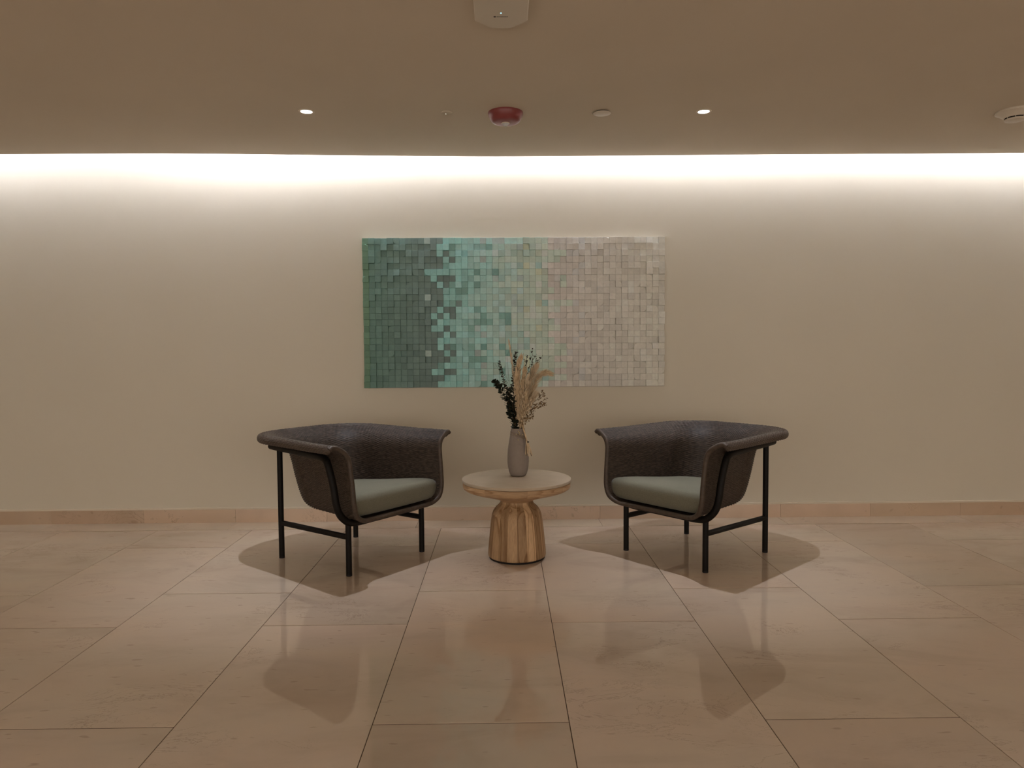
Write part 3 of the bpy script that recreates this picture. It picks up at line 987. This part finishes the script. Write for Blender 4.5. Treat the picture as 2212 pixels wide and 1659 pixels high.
def cube_geom(var, rot):
    """unit cube seen from -Y: square -0.5..0.5 in x and z, depth 0 (back) to -1 (front face); returns verts, faces"""
    e = .4955
    q = .022
    if var == 'flat' or var == 'slant':
        fr = [(-1, -1), (1, -1), (1, 1), (-1, 1)]
        V = [(x * e, 0, z * e) for x, z in fr] + [(x * e, -.95, z * e) for x, z in fr] + [(x * (e - q), -1, z * (e - q)) for x, z in fr]
        if var == 'slant':
            V = [(x, y * (1 - .16 * (z + .5) * (1 if y < 0 else 0)), z) for x, y, z in V]
        Fc = [(8, 9, 10, 11)]
        for k in range(4):
            j = (k + 1) % 4
            Fc.append((k, j, 4 + j, 4 + k)); Fc.append((4 + k, 4 + j, 8 + j, 8 + k))
    else:
        arc = []
        for k in range(6):
            t = k / 5 * math.pi / 2
            arc.append((-e + 2 * e * (1 - .72 * (1 - math.sin(t))), -e + 2 * e * (1 - .72 * (1 - math.cos(t)))))
        arc = arc[::-1] if arc[0][1] < arc[-1][1] else arc
        # arc from (low x, top) to (right, low z): the corner beyond it falls back
        pts = [(-e, -1, -e), (e, -1, -e)] + [(x, -1, z) for x, z in arc[::-1]] + [(-e, -1, e)]
        nP = len(pts)
        V = list(pts)
        Fc = [tuple(range(nP))]
        V += [(e, -.62, e), (arc[0][0], -1, e), (e, -1, arc[-1][1])]
        ci = nP
        a_idx = list(range(2, 2 + 6))
        for k in range(5):
            Fc.append((a_idx[k], ci, a_idx[k + 1]))
        b0 = len(V)
        V += [(-e, 0, -e), (e, 0, -e), (e, 0, e), (-e, 0, e)]
        Fc += [(b0, b0 + 1, 1, 0), (b0 + 1, b0 + 2, ci, a_idx[0], 1), (b0 + 2, b0 + 3, nP - 1, a_idx[-1], ci), (b0 + 3, b0, 0, nP - 1)]
    cs, sn = [(1, 0), (0, 1), (-1, 0), (0, -1)][rot]
    V = [(x * cs - z * sn, y, x * sn + z * cs) for x, y, z in V]
    return V, Fc

_cube_me = {}
def cube_mesh(var, rot):
    if (var, rot) not in _cube_me:
        V, Fc = cube_geom(var, rot)
        me = mesh('cube', V, Fc)
        bm = bmesh.new(); bm.from_mesh(me); bmesh.ops.recalc_face_normals(bm, faces=bm.faces); bm.to_mesh(me); bm.free()
        me.materials.append(MT['blockA'])
        _cube_me[(var, rot)] = me
    return _cube_me[(var, rot)]

cells = []
for r in range(NROW):
    for c in range(NCOL):
        d = .014 + .0055 * NPR.choice([0, 1, 2, 3, 4], p=[.16, .26, .28, .2, .10])
        if (r, c) in LIGHT_T or (r, c) in LIGHT_S: d = .032
        if (r, c) in DARK_T: d = .014
        u = NPR.uniform()
        pcorn = .05 if c < 30 else .13
        if 13 <= c < 26: pcorn = .015
        var, rot = ('corner', NPR.randint(4)) if u < pcorn else (('slant', NPR.choice([0, 2])) if u < pcorn + .12 else ('flat', 0))
        cells.append((r, c, d, var, int(rot), cube_colour(r, c)))
order = sorted(range(len(cells)), key=lambda k: -cells[k][2] - (.0005 if cells[k][3] == 'corner' else 0) - .0001 * NPR.uniform())
single = set(order[:300])
SV, SF, SCOL = [], [], []
for k, (r, c, d, var, rot, colr) in enumerate(cells):
    x = AX0 + (c + .5) * CW - AC[0]
    z = AZ1 - (r + .5) * CH - AC[2]
    if k in single:
        o = obj('cube', cube_mesh(var, rot), None, art)
        o.location = (x, -.0125, z)
        o.scale = (CW, d, CH)
        o.color = (*colr, 1)
    else:
        V, Fc = cube_geom(var, rot)
        b = len(SV)
        SV += [(x + p[0] * CW, -.0125 + p[1] * d, z + p[2] * CH) for p in V]
        SF += [tuple(b + i for i in q) for q in Fc]
        SCOL += [colr] * len(V)
me = bpy.data.meshes.new('cube_field')
me.from_pydata(SV, [], SF)
ca = me.color_attributes.new('paint', 'FLOAT_COLOR', 'POINT')
ca.data.foreach_set('color', np.hstack([np.array(SCOL), np.ones((len(SCOL), 1))]).astype(np.float32).reshape(-1))
bm = bmesh.new(); bm.from_mesh(me); bmesh.ops.recalc_face_normals(bm, faces=bm.faces); bm.to_mesh(me); bm.free()
fld = obj('cube_field', me, MT['blockB'], art)
fld['kind'] = 'stuff'

# ------------------------------------------------------------------ ceiling fittings
def downlight(x, y, label):
    root = empty('downlight', (x, y, CEIL_Z))
    tag(root, label, 'downlight', 'recessed downlights')
    obj('trim_ring', lathe('trim_ring', [(.0290, -.0003), (.0400, -.0003), (.0400, -.0018), (.0380, -.0030), (.0305, -.0030), (.0290, -.0020), (.0290, -.0003)], 40), MT['white'], root)
    obj('lens', lathe('lens', [(0, -.0006), (.0288, -.0006), (.0288, -.0016), (0, -.0022)], 40), m_emit('lens_glow', (1.0, .97, .95), 14.0), root)
    ld = bpy.data.lights.new('downlight_beam', 'SPOT')
    ld.energy = SPOT_W
    ld.color = (1.0, 1.04, 1.16)
    ld.spot_size = math.radians(62)
    ld.spot_blend = 1.0
    ld.shadow_soft_size = .014
    lo = bpy.data.objects.new('downlight_beam', ld)
    COL.objects.link(lo)
    lo.parent = root
    lo.location = (0, 0, -.018)
    return root
downlight(-.996, 3.725, 'small lit round downlight in the ceiling above the left armchair')
downlight(1.040, 3.746, 'small lit round downlight in the ceiling above the right armchair')

fa = empty('fire_alarm_sounder', (.018, 3.757, CEIL_Z))
tag(fa, 'dark red round fire alarm sounder on the ceiling', 'fire alarm')
obj('body', lathe('body', [(0, 0), (.0900, 0), (.0905, -.004), (.0890, -.012), (.0815, -.031), (.0740, -.043), (.0660, -.049), (.0500, -.0525), (0, -.0525)], 64), MT['red'], fa)
ls = obj('strobe_lens', lathe('strobe_lens', [(0, -.050), (.0175, -.050), (.0185, -.054), (.0150, -.061), (.0075, -.067), (0, -.0675)], 24), MT['glass'], fa)
obj('lens_collar', lathe('lens_collar', [(.0170, -.0505), (.0215, -.0505), (.0215, -.0545), (.0190, -.056), (.0170, -.0505)], 24), MT['white'], fa)
for k in range(4):
    a = k * math.pi / 2 + .4
    obj('facet', lathe('facet', [(0, 0), (.003, 0), (.003, -.003), (0, -.004)], 8), MT['chrome'], ls).location = (.009 * math.cos(a), .009 * math.sin(a), -.0605)

sp = empty('sprinkler_cap', (-.284, 3.750, CEIL_Z))
tag(sp, 'tiny pale sprinkler cap with a chrome bulb left of the red alarm', 'sprinkler')
obj('cover', lathe('cover', [(0, 0), (.028, 0), (.028, -.002), (.024, -.0042), (.012, -.005), (0, -.005)], 36), MT['ceiling'], sp)
obj('bulb', lathe('bulb', [(0, -.004), (.003, -.0045), (.0042, -.008), (.003, -.012), (0, -.013)], 14), MT['chrome'], sp).location = (-.004, -.006, 0)

cp = empty('ceiling_cover_plate', (.515, 3.751, CEIL_Z))
tag(cp, 'flat white round cover plate on the ceiling right of the red alarm', 'cover plate')
dsk = obj('disc', lathe('disc', [(0, -.006), (.0440, -.006), (.0455, -.0068), (.0455, -.0085), (.0440, -.0095), (0, -.0095)], 44), MT['white2'], cp)
obj('stem', lathe('stem', [(0, 0), (.034, 0), (.034, -.0062), (0, -.0062)], 32), MT['dark'], cp)

sd = empty('smoke_detector', (2.668, 3.757, CEIL_Z))
tag(sd, 'white smoke detector with a dark vent slot at the right edge of the ceiling', 'smoke detector')
obj('housing', lathe('housing', [(0, 0), (.0900, 0), (.0915, -.004), (.0905, -.009), (.0800, -.014), (.0690, -.021), (.0600, -.029), (.0555, -.0335), (.0540, -.0345), (0, -.0345)], 64), MT['white2'], sd)
obj('vent_slot', lathe('vent_slot', [(0, -.0342), (.0480, -.0342), (.0480, -.0415), (0, -.0415)], 48), MT['dark'], sd)
for k in range(8):
    a = k * math.pi / 4 + .2
    obj('vent_rib', box('vent_rib', .0440, .0500, -.0014, .0014, -.0420, -.0340), MT['white2'], sd).rotation_euler = (0, 0, a)
obj('cap', lathe('cap', [(0, -.0412), (.0490, -.0412), (.0500, -.0430), (.0470, -.0485), (.0400, -.0510), (0, -.0520)], 48), MT['white2'], sd)

ap = empty('wireless_access_point', (.0, 2.645, CEIL_Z))
tag(ap, 'white wireless access point with cut corners at the top centre of the ceiling', 'access point')
def chamfer_plate(name, hw, ch, z0, z1, inset):
    def ring(h, c, z): return [(-h, -h + c - .10, z), (-h + c, -h - .10, z), (h - c, -h - .10, z), (h, -h + c - .10, z), (h, h - c, z), (h - c, h, z), (-h + c, h, z), (-h, h - c, z)]
    V = ring(hw, ch, z0) + ring(hw, ch, z1 + .005) + ring(hw - inset, ch, z1)
    Fc = [tuple(range(8)), tuple(reversed(range(16, 24)))]
    for b in (0, 8):
        for k in range(8):
            j = (k + 1) % 8
            Fc.append((b + k, b + 8 + k, b + 8 + j, b + j))
    return mesh(name, V, Fc)
obj('housing', chamfer_plate('housing', .0965, .058, 0, -.020, .004), MT['white2'], ap)
obj('status_light', lathe('status_light', [(0, -0.0198), (.0026, -0.0198), (.0026, -0.0208), (0, -0.0212)], 12), m_emit('status_glow', (.35, .75, 1.0), 2.2), ap).location = (-.001, -.028, 0)
lg = obj('logo', lathe('logo', [(0, -0.0199), (.0045, -0.0199), (.0045, -0.0205), (0, -0.0205)], 20), MT['print'], ap)
lg.location = (-.0235, .0, 0)
for k, (a, b) in enumerate([(-.0165, -.0125), (-.0112, -.0080), (-.0068, -.0030), (-.0018, .0022), (.0034, .0070), (.0082, .0124), (.0136, .0175), (.0187, .0235)]):
    obj('letter', box('letter', a, b, -.0015, .0015, -0.0206, -0.0198), MT['print'], ap)
